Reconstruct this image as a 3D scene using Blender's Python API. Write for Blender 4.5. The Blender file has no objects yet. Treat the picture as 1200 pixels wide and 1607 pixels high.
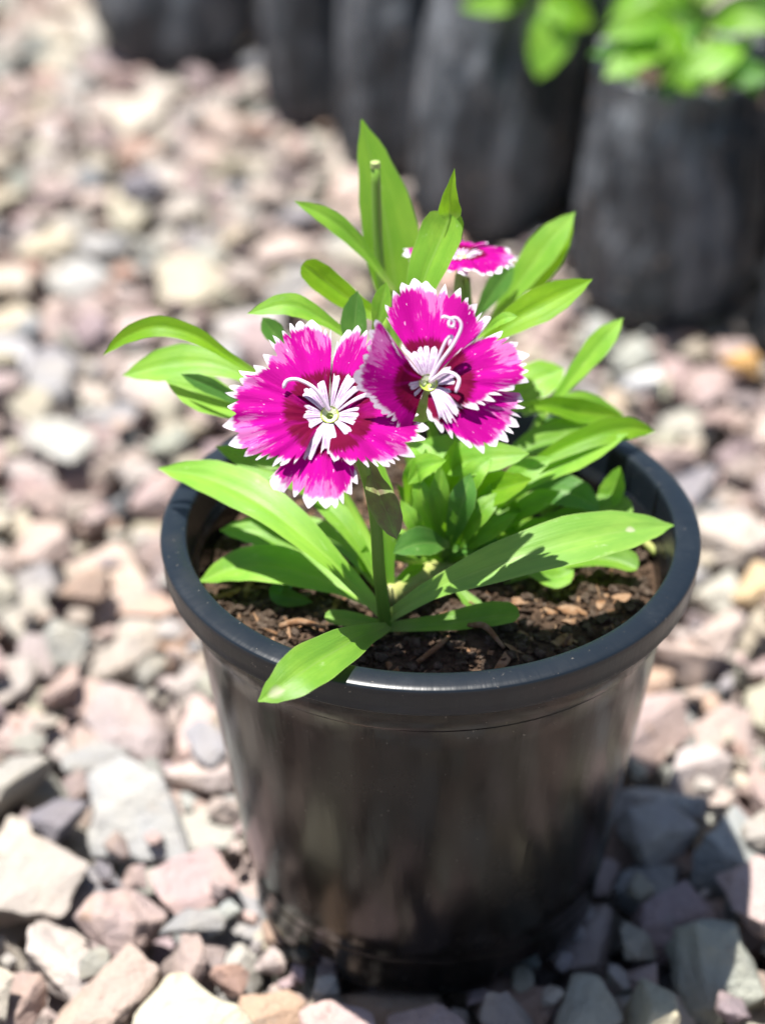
import bpy, bmesh, math, random
import numpy as np
from mathutils import Vector, Matrix, Quaternion, noise as mnoise

R = math.radians
rng = random.Random(7)
nrng = np.random.RandomState(11)
scene = bpy.context.scene
col = scene.collection

# ------------------------------------------------------------------ camera, sky, sun, exposure
CAM = Vector((-0.0115, -0.4335, 0.4028))
PITCH = R(33.5)
FPX, PW, PH = 3400.0, 1200.0, 1607.0           # focal length in photo pixels, photo size
FWD = Vector((0, math.cos(PITCH), -math.sin(PITCH)))
UPV = Vector((0, math.sin(PITCH), math.cos(PITCH)))
RIGHT = Vector((1, 0, 0))

cam = bpy.data.cameras.new('camera')
cam.sensor_fit = 'HORIZONTAL'; cam.sensor_width = 24.0; cam.lens = FPX / PW * 24.0
cam.clip_start = 0.01; cam.clip_end = 500
cam.dof.use_dof = True; cam.dof.focus_distance = 0.478; cam.dof.aperture_fstop = 6.3
cam_o = bpy.data.objects.new('camera', cam); col.objects.link(cam_o)
cam_o.location = CAM; cam_o.rotation_euler = (R(90) - PITCH, 0, 0)
scene.camera = cam_o

SUN = Vector((-0.023, 0.005, 0.1125)).normalized()      # towards the sun, close to the zenith
w = bpy.data.worlds.new('World'); scene.world = w; w.use_nodes = True
nt = w.node_tree; nt.nodes.clear()
sky = nt.nodes.new('ShaderNodeTexSky'); sky.sky_type = 'NISHITA'; sky.sun_disc = False
sky.sun_elevation = math.asin(SUN.z); sky.sun_rotation = math.atan2(SUN.x, SUN.y)
bg = nt.nodes.new('ShaderNodeBackground'); bg.inputs['Strength'].default_value = 0.062
wo = nt.nodes.new('ShaderNodeOutputWorld')
nt.links.new(sky.outputs[0], bg.inputs[0]); nt.links.new(bg.outputs[0], wo.inputs[0])
sl = bpy.data.lights.new('sun', 'SUN'); sl.energy = 5.0; sl.angle = R(0.53); sl.color = (1.0, 0.96, 0.90)
so = bpy.data.objects.new('sun', sl); col.objects.link(so)
so.rotation_euler = SUN.to_track_quat('Z', 'Y').to_euler(); so.location = SUN * 3

scene.view_settings.view_transform = 'Standard'; scene.view_settings.look = 'None'
scene.view_settings.gamma = 1.0; scene.view_settings.exposure = 1.26
scene.view_settings.use_curve_mapping = False
scene.render.engine = 'CYCLES'
scene.cycles.use_denoising = True
scene.cycles.max_bounces = 10; scene.cycles.diffuse_bounces = 5
scene.cycles.sample_clamp_indirect = 6

# ------------------------------------------------------------------ helpers
def ray(px, py): return FWD + RIGHT * ((px - PW / 2) / FPX) + UPV * ((PH / 2 - py) / FPX)
def at(px, py, Y):                      # the point seen at a photo pixel, at depth Y millimetres north of the pot
    v = ray(px, py); return CAM + v * ((Y / 1000.0 - CAM.y) / v.y)
def ground(px, py, z=0.0):
    v = ray(px, py); return CAM + v * ((z - CAM.z) / v.z)
def on_plane(px, py, c, n):
    v = ray(px, py); return CAM + v * ((c - CAM).dot(n) / v.dot(n))
def project(p):
    q = p - CAM; d = q.dot(FWD)
    return PW / 2 + FPX * q.x / d, PH / 2 - FPX * q.dot(UPV) / d, d

def tag(o, label=None, cat=None, group=None, kind=None):
    for k, v in (('label', label), ('category', cat), ('group', group), ('kind', kind)):
        if v: o[k] = v
    return o
def empty(name, loc=(0, 0, 0), parent=None):
    o = bpy.data.objects.new(name, None); col.objects.link(o); o.empty_display_size = 0.01
    o.location = loc
    if parent: o.parent = parent
    return o
def link(name, me, mat, parent=None, smooth=True, offset=None):
    """one mesh object; verts are in world space, moved into the parent's frame"""
    o = bpy.data.objects.new(name, me); col.objects.link(o)
    if mat and not me.materials: me.materials.append(mat)
    if smooth: me.polygons.foreach_set('use_smooth', [True] * len(me.polygons))
    if parent:
        o.parent = parent
        base = parent.location.copy()
        if parent.parent: base += parent.parent.location
        me.transform(Matrix.Translation(-base))
    return o
def mesh(name, verts, faces):
    me = bpy.data.meshes.new(name); me.from_pydata([tuple(v) for v in verts], [], faces); me.update(); return me
def grid_mesh(name, rows, uvs=None, attrs=None, closed=False):
    """rows: list of equal-length vertex rows"""
    nr, nc = len(rows), len(rows[0]); vs = [v for r in rows for v in r]; fs = []
    for i in range(nr - 1):
        for j in range(nc if closed else nc - 1):
            k = (j + 1) % nc
            fs.append((i * nc + j, i * nc + k, (i + 1) * nc + k, (i + 1) * nc + j))
    me = mesh(name, vs, fs)
    if uvs:
        fl = [u for r in uvs for u in r]; l = me.uv_layers.new(name='UVMap')
        for lo in me.loops: l.data[lo.index].uv = fl[lo.vertex_index]
    for an, vals in (attrs or {}).items():
        a = me.attributes.new(an, 'FLOAT', 'POINT'); a.data.foreach_set('value', [x for r in vals for x in r])
    return me
def spline(pts, n):
    """Catmull-Rom through points, n samples"""
    P = [Vector(p) for p in pts]; P = [P[0] * 2 - P[1]] + P + [P[-1] * 2 - P[-2]]
    m = len(P) - 3; out = []
    for i in range(n):
        u = i / (n - 1) * m; k = min(int(u), m - 1); t = u - k
        a, b, c, d = P[k:k + 4]
        out.append(0.5 * ((2 * b) + (c - a) * t + (2 * a - 5 * b + 4 * c - d) * t * t + (3 * b - a - 3 * c + d) * t ** 3))
    return out
def lerp_table(tab, x):
    for (x0, y0), (x1, y1) in zip(tab, tab[1:]):
        if x <= x1:
            k = (x - x0) / max(1e-9, x1 - x0); k = k * k * (3 - 2 * k) * 0.5 + k * 0.5
            return y0 + (y1 - y0) * k
    return tab[-1][1]
def tube_mesh(name, pts, radii, n=24, seg=10, cap=True):
    S = spline(pts, n); rows = []; nrm = None
    for i, p in enumerate(S):
        T = (S[min(i + 1, n - 1)] - S[max(i - 1, 0)]).normalized()
        if nrm is None: nrm = T.orthogonal().normalized()
        nrm = (nrm - T * nrm.dot(T)).normalized(); b = T.cross(nrm)
        r = lerp_table(radii, i / (n - 1)) if isinstance(radii, list) else radii
        rows.append([p + (nrm * math.cos(a) + b * math.sin(a)) * r for a in [k * 2 * math.pi / seg for k in range(seg)]])
    if cap:
        c0, c1 = S[0], S[-1]
        rows = [[c0] * seg] + rows + [[c1] * seg]
    return grid_mesh(name, rows, closed=True)
def lathe(name, prof, seg=128, z0=0.0, c=(0, 0), fn=None):
    rows = []
    for (r, z) in prof:
        row = []
        for k in range(seg):
            a = k * 2 * math.pi / seg; rr, zz = (r, z) if fn is None else fn(r, z, a)
            row.append(Vector((c[0] + rr * math.cos(a), c[1] + rr * math.sin(a), zz + z0)))
        rows.append(row)
    return grid_mesh(name, rows, closed=True)

# node shorthand
class NT:
    def __init__(s, name):
        s.m = bpy.data.materials.new(name); s.m.use_nodes = True; s.t = s.m.node_tree; s.t.nodes.clear()
        s.out = s.t.nodes.new('ShaderNodeOutputMaterial')
    def n(s, typ, **kw):
        nd = s.t.nodes.new('ShaderNode' + typ)
        ins = kw.pop('ins', {})
        for k, v in kw.items(): setattr(nd, k, v)
        for k, v in ins.items(): s.set(nd, k, v)
        return nd
    def set(s, nd, k, v):
        i = nd.inputs[k]
        if hasattr(v, 'is_linked') or isinstance(v, bpy.types.NodeSocket): s.t.links.new(v, i)
        elif isinstance(v, bpy.types.Node): s.t.links.new(v.outputs[0], i)
        else:
            if i.type == 'RGBA' and len(v) == 3: v = (*v, 1)
            i.default_value = v
    def math(s, op, a, b=0.0, c=None, clamp=False):
        nd = s.n('Math', operation=op, use_clamp=clamp); s.set(nd, 0, a); s.set(nd, 1, b)
        if c is not None: s.set(nd, 2, c)
        return nd.outputs[0]
    def step(s, x, lo, hi):            # smoothstep 0..1
        nd = s.n('MapRange', interpolation_type='SMOOTHSTEP'); s.set(nd, 0, x); s.set(nd, 1, lo); s.set(nd, 2, hi)
        return nd.outputs[0]
    def mix(s, f, a, b, blend='MIX'):
        nd = s.n('Mix', data_type='RGBA', blend_type=blend); s.set(nd, 0, f)
        for i, v in ((6, a), (7, b)):
            if isinstance(v, tuple): nd.inputs[i].default_value = (*v[:3], 1)
            else: s.t.links.new(v, nd.inputs[i])
        return nd.outputs[2]
    def noise(s, vec, scale, detail=4, rough=0.55, **kw):
        nd = s.n('TexNoise', **kw); s.set(nd, 'Vector', vec); s.set(nd, 'Scale', scale); s.set(nd, 'Detail', detail); s.set(nd, 'Roughness', rough)
        return nd.outputs['Fac']
    def mapping(s, vec, scale=(1, 1, 1), loc=(0, 0, 0)):
        nd = s.n('Mapping'); s.set(nd, 0, vec); nd.inputs['Scale'].default_value = scale; nd.inputs['Location'].default_value = loc
        return nd.outputs[0]
    def attr(s, name): return s.n('Attribute', attribute_name=name)
    def bump(s, h, strength=0.3, dist=0.001):
        nd = s.n('Bump'); s.set(nd, 'Height', h); s.set(nd, 'Strength', strength); s.set(nd, 'Distance', dist); return nd.outputs[0]
    def finish(s, bsdf):
        s.t.links.new(bsdf.outputs[0] if isinstance(bsdf, bpy.types.Node) else bsdf, s.out.inputs[0]); return s.m

def leaf_material(name, base, trans, tfac=0.38, rough=0.42, blotch=0.35, tint=None, scar=None):
    s = NT(name); uv = s.n('UVMap').outputs[0]; oi = s.n('ObjectInfo')
    geo = s.n('TexCoord').outputs['Object']
    rnd = s.n('Combine' + 'XYZ'); s.set(rnd, 0, s.math('MULTIPLY', oi.outputs['Random'], 37.0)); s.set(rnd, 1, s.math('MULTIPLY', oi.outputs['Random'], 11.0))
    add = s.n('VectorMath', operation='ADD'); s.set(add, 0, uv); s.set(add, 1, rnd.outputs[0]); uvr = add.outputs[0]
    sep = s.n('SeparateXYZ'); s.set(sep, 0, uv); u = sep.outputs[0]; v = sep.outputs[1]
    streak = s.noise(s.mapping(uvr, (26, 1.3, 1)), 1.0, 4, 0.6)
    cloud = s.noise(s.mapping(uvr, (2.2, 3.5, 1)), 1.0, 5, 0.6)
    fine = s.noise(s.mapping(uvr, (40, 60, 1)), 1.0, 3, 0.7)
    vary = s.math('MULTIPLY_ADD', oi.outputs['Random'], 0.3, 0.85)
    c = s.mix(s.step(cloud, 0.35, 0.7), base, tuple(min(1, x * k) for x, k in zip(base, (1.5, 1.25, 1.35))))
    c = s.mix(s.math('MULTIPLY', s.step(streak, 0.45, 0.75), 0.35), c, tuple(x * k for x, k in zip(base, (0.62, 0.72, 0.6))))
    if tint: c = s.mix(s.step(s.noise(s.mapping(uvr, (1.5, 2.5, 1)), 1.0, 5, 0.65), 0.36, 0.6), c, tint)
    # pale midrib, yellow foot, sun-bleached blotches and margins
    mid = s.math('ABSOLUTE', s.math('SUBTRACT', u, 0.5))
    c = s.mix(s.math('MULTIPLY', s.step(mid, 0.035, 0.0), 0.35), c, (0.30, 0.46, 0.12))
    c = s.mix(s.math('MULTIPLY', s.step(v, 0.22, 0.0), 0.55), c, (0.42, 0.50, 0.16))
    c = s.mix(s.math('MULTIPLY', s.step(mid, 0.465, 0.5), 0.35), c, (0.34, 0.44, 0.14))
    b = s.math('MULTIPLY', s.step(s.noise(s.mapping(uvr, (3.0, 7.0, 1), (5, 2, 0)), 1.0, 6, 0.7), 0.60, 0.72), blotch)
    c = s.mix(b, c, (0.50, 0.60, 0.32))
    c = s.mix(s.math('MULTIPLY', s.step(fine, 0.68, 0.78), 0.5), c, (0.44, 0.55, 0.26))
    if scar:
        su, sv, ru, rv = scar
        du = s.math('DIVIDE', s.math('SUBTRACT', u, su), ru); dv = s.math('DIVIDE', s.math('SUBTRACT', v, sv), rv)
        dd = s.math('ADD', s.math('MULTIPLY', du, du), s.math('MULTIPLY', dv, dv))
        dd = s.math('ADD', dd, s.math('MULTIPLY', s.math('SUBTRACT', cloud, 0.5), 1.6))
        c = s.mix(s.math('MULTIPLY', s.step(dd, 1.2, 0.1), 0.65), c, (0.56, 0.52, 0.40))
    c = s.mix(1.0, c, s.n('CombineColor', ins={0: vary, 1: vary, 2: vary}).outputs[0], 'MULTIPLY')
    h = s.math('ADD', s.math('MULTIPLY', streak, 0.7), s.math('MULTIPLY', fine, 0.35))
    bmp = s.bump(h, 0.35, 0.0004)
    p = s.n('BsdfPrincipled'); s.set(p, 'Base Color', c); s.set(p, 'Roughness', s.math('MULTIPLY_ADD', cloud, 0.25, rough - 0.1)); s.set(p, 'Normal', bmp)
    s.set(p, 'Specular IOR Level', 0.45)
    tr = s.n('BsdfTranslucent'); s.set(tr, 'Color', s.mix(0.55, c, trans)); s.set(tr, 'Normal', bmp)
    mx = s.n('MixShader'); s.set(mx, 0, tfac); s.t.links.new(p.outputs[0], mx.inputs[1]); s.t.links.new(tr.outputs[0], mx.inputs[2])
    return s.finish(mx)

GREEN = (0.150, 0.345, 0.030)
M = {}
M['leaf'] = leaf_material('leaf_green', GREEN, (0.34, 0.72, 0.01), 0.42)
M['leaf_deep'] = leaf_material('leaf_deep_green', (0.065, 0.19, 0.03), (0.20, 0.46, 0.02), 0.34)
M['leaf_yellow'] = leaf_material('leaf_yellow_green', (0.17, 0.38, 0.015), (0.46, 0.84, 0.01), 0.55, blotch=0.15)
M['leaf_scar'] = leaf_material('leaf_scarred', (0.150, 0.345, 0.034), (0.30, 0.60, 0.02), 0.36, scar=(0.45, 0.86, 0.26, 0.075))
M['leaf_spot'] = leaf_material('leaf_spotted', (0.165, 0.35, 0.05), (0.30, 0.58, 0.04), 0.34, blotch=0.75, scar=(0.5, 0.80, 0.10, 0.02))
M['leaf_bronze'] = leaf_material('leaf_bronze', (0.16, 0.27, 0.06), (0.34, 0.44, 0.06), 0.34, tint=(0.17, 0.115, 0.07))
M['stem'] = leaf_material('stem_green', (0.13, 0.27, 0.03), (0.3, 0.5, 0.02), 0.12, blotch=0.1)

def petal_material():
    s = NT('petal_magenta'); uv = s.n('UVMap').outputs[0]; oi = s.n('ObjectInfo')
    rnd = s.n('CombineXYZ'); s.set(rnd, 0, s.math('MULTIPLY', oi.outputs['Random'], 23.0)); s.set(rnd, 1, s.math('MULTIPLY', oi.outputs['Random'], 7.0))
    add = s.n('VectorMath', operation='ADD'); s.set(add, 0, uv); s.set(add, 1, rnd.outputs[0]); uvr = add.outputs[0]
    rad = s.attr('rad').outputs['Fac']; edge = s.attr('edge').outputs['Fac']
    st = s.noise(s.mapping(uvr, (23, 2.6, 1)), 1.0, 6, 0.72)          # radial streaks
    st2 = s.noise(s.mapping(uvr, (42, 5.0, 1), (3, 9, 0)), 1.0, 4, 0.7)
    cl = s.noise(s.mapping(uvr, (3.5, 1.6, 1), (8, 1, 0)), 1.0, 3, 0.5)
    c = s.mix(s.step(cl, 0.3, 0.7), (0.33, 0.0, 0.18), (0.46, 0.0, 0.26))
    # pale dusting of the outer half
    out = s.math('MULTIPLY', s.step(rad, 0.38, 0.90), s.step(cl, 0.28, 0.58))
    thr = s.math('MULTIPLY_ADD', out, -0.25, 0.685)
    pale = s.step(s.math('SUBTRACT', s.math('MULTIPLY_ADD', st2, 0.4, s.math('MULTIPLY', st, 0.62)), thr), -0.03, 0.04)
    c = s.mix(s.math('MULTIPLY', pale, 0.75), c, (0.52, 0.17, 0.41))
    # small white flecks
    fl = s.noise(s.mapping(uvr, (34, 11, 1), (1, 4, 0)), 1.0, 2, 0.5)
    c = s.mix(s.math('MULTIPLY', s.step(fl, 0.70, 0.74), 0.75), c, (0.85, 0.55, 0.78))
    # crimson ring round the eye
    rr = s.math('ADD', rad, s.math('MULTIPLY', s.math('SUBTRACT', st, 0.5), 0.28))
    ring = s.math('MULTIPLY', s.step(rr, 0.47, 0.41), s.step(cl, 0.25, 0.5))
    c = s.mix(s.math('MULTIPLY', ring, 0.92), c, (0.11, 0.0, 0.010))
    # dark veins near the foot, white picotee edge
    ed = s.math('ADD', edge, s.math('MULTIPLY', s.math('SUBTRACT', st, 0.5), 0.24))
    c = s.mix(s.step(ed, 0.135, 0.085), c, (0.68, 0.62, 0.69))
    h = s.math('ADD', s.math('MULTIPLY', st, 0.8), s.math('MULTIPLY', st2, 0.5))
    bmp = s.bump(h, 0.5, 0.0005)
    p = s.n('BsdfPrincipled'); s.set(p, 'Base Color', c); s.set(p, 'Roughness', 0.7); s.set(p, 'Normal', bmp); s.set(p, 'Specular IOR Level', 0.08)
    tr = s.n('BsdfTranslucent'); s.set(tr, 'Color', c)
    mx = s.n('MixShader'); s.set(mx, 0, 0.30); s.t.links.new(p.outputs[0], mx.inputs[1]); s.t.links.new(tr.outputs[0], mx.inputs[2])
    return s.finish(mx)
M['petal'] = petal_material()

def fringe_material():
    s = NT('petal_white_lilac'); uv = s.n('UVMap').outputs[0]
    sep = s.n('SeparateXYZ'); s.set(sep, 0, uv)
    mid = s.math('ABSOLUTE', s.math('SUBTRACT', sep.outputs[0], 0.5))
    n = s.noise(s.mapping(s.n('TexCoord').outputs['Object'], (900, 900, 900)), 1.0, 3)
    lil = s.math('MAXIMUM', s.math('MULTIPLY', s.step(mid, 0.30, 0.05), s.step(n, 0.36, 0.55)), s.step(mid, 0.36, 0.47))
    lil = s.math('MULTIPLY', lil, s.step(sep.outputs[1], 1.0, 0.75))
    c = s.mix(s.math('MULTIPLY', lil, 0.8), (0.64, 0.57, 0.66), (0.36, 0.16, 0.40))
    c = s.mix(s.step(sep.outputs[1], 0.22, 0.0), c, (0.62, 0.68, 0.42))
    p = s.n('BsdfPrincipled'); s.set(p, 'Base Color', c); s.set(p, 'Roughness', 0.5)
    tr = s.n('BsdfTranslucent'); s.set(tr, 'Color', c)
    mx = s.n('MixShader'); s.set(mx, 0, 0.25); s.t.links.new(p.outputs[0], mx.inputs[1]); s.t.links.new(tr.outputs[0], mx.inputs[2])
    return s.finish(mx)
M['fringe'] = fringe_material()

def simple(name, c, rough=0.5, c2=None, scale=200, bump=0.0, spec=0.5, bdist=0.0006):
    s = NT(name); g = s.n('TexCoord').outputs['Object']
    n = s.noise(g, scale, 6, 0.65)
    cc = s.mix(s.step(n, 0.35, 0.68), c, c2 or c)
    p = s.n('BsdfPrincipled'); s.set(p, 'Base Color', cc); s.set(p, 'Roughness', rough); s.set(p, 'Specular IOR Level', spec)
    if bump: s.set(p, 'Normal', s.bump(n, bump, bdist))
    return s.finish(p)
M['style'] = simple('style_white', (0.68, 0.60, 0.68), 0.4, (0.60, 0.46, 0.62), 800)
M['throat'] = simple('throat_green', (0.40, 0.50, 0.08), 0.5, (0.25, 0.36, 0.05), 900)
M['calyx'] = simple('calyx_green', (0.16, 0.29, 0.05), 0.45, (0.22, 0.32, 0.09), 700)
M['straw'] = simple('straw_stub', (0.38, 0.38, 0.13), 0.5, (0.27, 0.34, 0.09), 300)
M['cut'] = simple('cut_stem_end', (0.30, 0.38, 0.12), 0.6)
M['soil'] = simple('soil_dark', (0.030, 0.018, 0.011), 0.95, (0.095, 0.060, 0.040), 260, 0.9, 0.2, 0.003)
M['clod'] = simple('soil_clod', (0.032, 0.020, 0.013), 0.95, (0.105, 0.078, 0.060), 500, 0.8, 0.2, 0.0015)
M['bark'] = simple('bark_chip', (0.17, 0.085, 0.04), 0.85, (0.25, 0.165, 0.105), 420, 0.7, 0.2, 0.001)

def pot_material(name, base, dusty, r0, bump):
    s = NT(name); g = s.n('TexCoord').outputs['Object']
    sp = s.n('SeparateXYZ'); s.set(sp, 0, g)
    ang = s.math('ARCTAN2', sp.outputs[1], sp.outputs[0])
    cx = s.n('CombineXYZ'); s.set(cx, 0, s.math('MULTIPLY', ang, 5.5)); s.set(cx, 1, s.math('MULTIPLY', sp.outputs[2], 12.0))
    streak = s.noise(cx.outputs[0], 2.2, 5, 0.6)
    cs = s.n('CombineXYZ'); s.set(cs, 0, s.math('MULTIPLY', ang, 3.0)); s.set(cs, 1, s.math('MULTIPLY', sp.outputs[2], 900.0))
    scuff = s.noise(cs.outputs[0], 1.0, 6, 0.75)                       # fine scuffs running round the pot
    dust = s.noise(g, 90, 8, 0.7); speck = s.noise(g, 900, 3, 0.6); grime = s.noise(g, 26, 5, 0.6)
    c = s.mix(s.math('MULTIPLY', s.step(dust, 0.50, 0.75), 0.3), base, dusty)
    c = s.mix(s.math('MULTIPLY', s.step(speck, 0.69, 0.74), 0.55), c, (0.20, 0.18, 0.15))
    c = s.mix(s.math('MULTIPLY', s.step(scuff, 0.70, 0.80), 0.5), c, tuple(3.5 * x for x in base))
    c = s.mix(s.math('MULTIPLY', s.step(grime, 0.55, 0.75), 0.3), c, (0.020, 0.016, 0.014))
    p = s.n('BsdfPrincipled'); s.set(p, 'Base Color', c)
    rg = s.math('MULTIPLY_ADD', dust, 0.20, s.math('MULTIPLY_ADD', streak, 0.08, r0))
    s.set(p, 'Roughness', s.math('ADD', rg, s.math('MULTIPLY', s.step(grime, 0.5, 0.7), 0.10)))
    s.set(p, 'IOR', 1.41)
    s.set(p, 'Normal', s.bump(s.math('ADD', s.math('MULTIPLY', streak, 1.0), s.math('MULTIPLY_ADD', dust, 0.12, s.math('MULTIPLY', scuff, 0.05))), bump, 0.0016))
    return s.finish(p)
M['pot'] = pot_material('black_pot_plastic', (0.0045, 0.0042, 0.0042), (0.020, 0.018, 0.017), 0.05, 0.12)
M['pot_rim_sky'] = pot_material('black_rim_sky_tint', (0.006, 0.0095, 0.014), (0.026, 0.032, 0.038), 0.19, 0.10)  # bluish base and dusty tone paint the sky's reflection on the rim

def bag_material():
    s = NT('black_polythene'); g = s.n('TexCoord').outputs['Object']
    dust = s.noise(s.mapping(g, (1, 1, 0.55)), 40, 6, 0.65); wr = s.noise(s.mapping(g, (1, 1, 0.35)), 70, 4, 0.6)
    c = s.mix(s.math('MULTIPLY', s.step(dust, 0.42, 0.66), 0.85), (0.020, 0.026, 0.034), (0.16, 0.17, 0.185))  # bluish base and dusty patches also paint sky sheen and highlights
    c = s.mix(s.math('MULTIPLY', s.step(s.noise(g, 130, 3), 0.66, 0.72), 0.7), c, (0.26, 0.19, 0.14))
    p = s.n('BsdfPrincipled'); s.set(p, 'Base Color', c); s.set(p, 'Roughness', s.math('MULTIPLY_ADD', dust, 0.30, 0.25))
    s.set(p, 'Normal', s.bump(wr, 0.8, 0.010))
    return s.finish(p)
M['bag'] = bag_material()

def stone_material(name, use_obj=True):
    s = NT(name); g = s.n('TexCoord').outputs['Object']; oi = s.n('ObjectInfo')
    a = s.attr('tint').outputs['Color']
    base = s.mix(1.0, a, oi.outputs['Color'], 'MULTIPLY')
    off = s.n('VectorMath', operation='ADD'); s.set(off, 0, g); s.set(off, 1, s.n('CombineXYZ', ins={0: s.math('MULTIPLY', oi.outputs['Random'], 3.0)}).outputs[0])
    v = off.outputs[0]
    big = s.noise(v, 75, 5, 0.6); mid = s.noise(v, 260, 6, 0.65); fine = s.noise(v, 1300, 3, 0.7)
    c = s.mix(s.math('MULTIPLY', s.step(big, 0.38, 0.66), 0.55), base, s.mix(1.0, base, (1.22, 1.14, 1.00), 'MULTIPLY'))
    c = s.mix(s.math('MULTIPLY', s.step(mid, 0.52, 0.72), 0.42), c, s.mix(1.0, base, (0.66, 0.60, 0.62), 'MULTIPLY'))
    c = s.mix(s.math('MULTIPLY', s.step(s.noise(s.mapping(v, (1, 1, 1), (4, 4, 1)), 120, 6, 0.7), 0.60, 0.70), 0.55), c, (0.37, 0.345, 0.29))
    c = s.mix(s.math('MULTIPLY', s.step(fine, 0.60, 0.70), 0.35), c, (0.16, 0.13, 0.13))
    c = s.mix(s.math('MULTIPLY', s.step(s.noise(s.mapping(v, (1, 1, 1), (1, 7, 1)), 60, 5, 0.7), 0.62, 0.74), 0.5), c, (0.40, 0.25, 0.14))
    p = s.n('BsdfPrincipled'); s.set(p, 'Base Color', c); s.set(p, 'Roughness', 0.86); s.set(p, 'Specular IOR Level', 0.25)
    s.set(p, 'Normal', s.bump(s.math('ADD', s.math('MULTIPLY_ADD', big, 0.8, mid), s.math('MULTIPLY', fine, 0.3)), 0.9, 0.003))
    return s.finish(p)
M['stone'] = stone_material('crushed_stone')

def ground_material():
    s = NT('gravel_ground'); g = s.n('TexCoord').outputs['Object']
    v = s.n('TexVoronoi'); s.set(v, 'Vector', g); s.set(v, 'Scale', 48.0)
    ed = s.n('TexVoronoi', feature='DISTANCE_TO_EDGE'); s.set(ed, 'Vector', g); s.set(ed, 'Scale', 48.0)
    hs = s.n('SeparateColor'); s.set(hs, 0, v.outputs['Color'])
    c = s.mix(hs.outputs[0], (0.33, 0.25, 0.23), (0.31, 0.30, 0.28))
    c = s.mix(s.step(hs.outputs[1], 0.6, 0.9), c, (0.25, 0.20, 0.21))
    gap = s.step(ed.outputs[0], 0.10, 0.0)
    c = s.mix(s.math('MULTIPLY', gap, 0.85), c, (0.06, 0.045, 0.04))
    p = s.n('BsdfPrincipled'); s.set(p, 'Base Color', c); s.set(p, 'Roughness', 0.9)
    s.set(p, 'Normal', s.bump(s.math('MINIMUM', ed.outputs[0], 0.3), 1.0, 0.01))
    return s.finish(p)
M['ground'] = ground_material()

# ------------------------------------------------------------------ ground sheet
GZ = -0.030
ground_o = link('ground', mesh('ground', [(-200, -200, GZ), (200, -200, GZ), (200, 200, GZ), (-200, 200, GZ)], [(0, 1, 2, 3)]), M['ground'], smooth=False)
tag(ground_o, 'pale pink and grey crushed stone yard under the pot and bags', 'ground', kind='structure')

# ------------------------------------------------------------------ where the pot and the bags stand
POT_R0, POT_H = 0.0455, 0.1125
BAGS = [  # x, y, radius, height, lean x, lean y, seed
    (0.0985, 0.336, 0.0365, 0.096, 0.004, 0.006, 1),
    (0.0300, 0.407, 0.0330, 0.120, 0.014, 0.004, 2),
    (-0.0045, 0.4700, 0.0300, 0.118, 0.006, 0.004, 3),
    (-0.0440, 0.5230, 0.0255, 0.118, 0.002, 0.004, 4),
    (-0.1160, 0.6060, 0.0420, 0.100, 0.004, 0.012, 5),
    (0.1645, 0.2890, 0.0350, 0.104, 0.006, 0.004, 6),
    (0.1660, 0.3800, 0.0340, 0.106, 0.000, 0.000, 7),  # from here on: fill bags added to darken gaps in the front row
    (0.0820, 0.4330, 0.0320, 0.112, 0.000, 0.004, 8),
    (0.0480, 0.5080, 0.0310, 0.115, 0.000, 0.004, 9),
    (-0.0420, 0.6060, 0.0300, 0.115, 0.000, 0.004, 11),
]

# ------------------------------------------------------------------ gravel: stones dropped one by one on a height field
def rock(seed):
    """crushed stone: a bevelled convex hull, with finer, plain and sampling versions"""
    r = random.Random(seed); sc = Vector((1.0, r.uniform(0.66, 0.95), r.uniform(0.46, 0.72))); bm = bmesh.new()
    for _ in range(r.randint(11, 17)):
        v = Vector((r.gauss(0, 1), r.gauss(0, 1), r.gauss(0, 1))); v.normalize()
        e = 0.55                                   # towards a box, so that faces are broad
        v = Vector([math.copysign(abs(q) ** e, q) for q in v]).normalized() * r.uniform(0.86, 1.12)
        bm.verts.new((v.x * sc.x, v.y * sc.y, v.z * sc.z))
    g = bmesh.ops.convex_hull(bm, input=bm.verts)
    bmesh.ops.delete(bm, geom=[v for v in bm.verts if not v.link_faces], context='VERTS')
    bmesh.ops.dissolve_limit(bm, angle_limit=R(16), verts=bm.verts, edges=bm.edges)
    def grab(b_):
        bmesh.ops.triangulate(b_, faces=b_.faces); b_.verts.index_update()
        return np.array([v.co[:] for v in b_.verts]), [tuple(v.index for v in f.verts) for f in b_.faces]
    lo = bm.copy(); low = grab(lo)
    bmesh.ops.bevel(bm, geom=bm.edges[:], offset=0.055, segments=2, profile=0.6, affect='EDGES', clamp_overlap=True)
    mid = grab(bm.copy())
    hi = bm.copy(); bmesh.ops.triangulate(hi, faces=hi.faces)
    bmesh.ops.subdivide_edges(hi, edges=[e for e in hi.edges if e.calc_length() > 0.22], cuts=3, use_grid_fill=True)
    bmesh.ops.triangulate(hi, faces=hi.faces)
    for v in hi.verts:
        k = mnoise.noise(v.co * 2.2 + Vector((seed, 0, 0))) * 0.07 + mnoise.noise(v.co * 5.0 + Vector((0, seed, 0))) * 0.05 + mnoise.noise(v.co * 14.0 + Vector((0, 0, seed))) * 0.018
        v.co += v.co.normalized() * k
    high = grab(hi)
    sm = lo.copy(); bmesh.ops.subdivide_edges(sm, edges=sm.edges[:], cuts=7, use_grid_fill=True); smp = grab(sm)
    k = np.abs(low[0]).max(); o = low[0].mean(0)
    return [((V - o) / k, F) for V, F in (high, mid, low, smp)]
NV = 30
_rocks = [rock(100 + i) for i in range(NV)]
ROCK3, ROCK2, ROCK1, SAMPLE = [[q[k] for q in _rocks] for k in range(4)]
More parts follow.
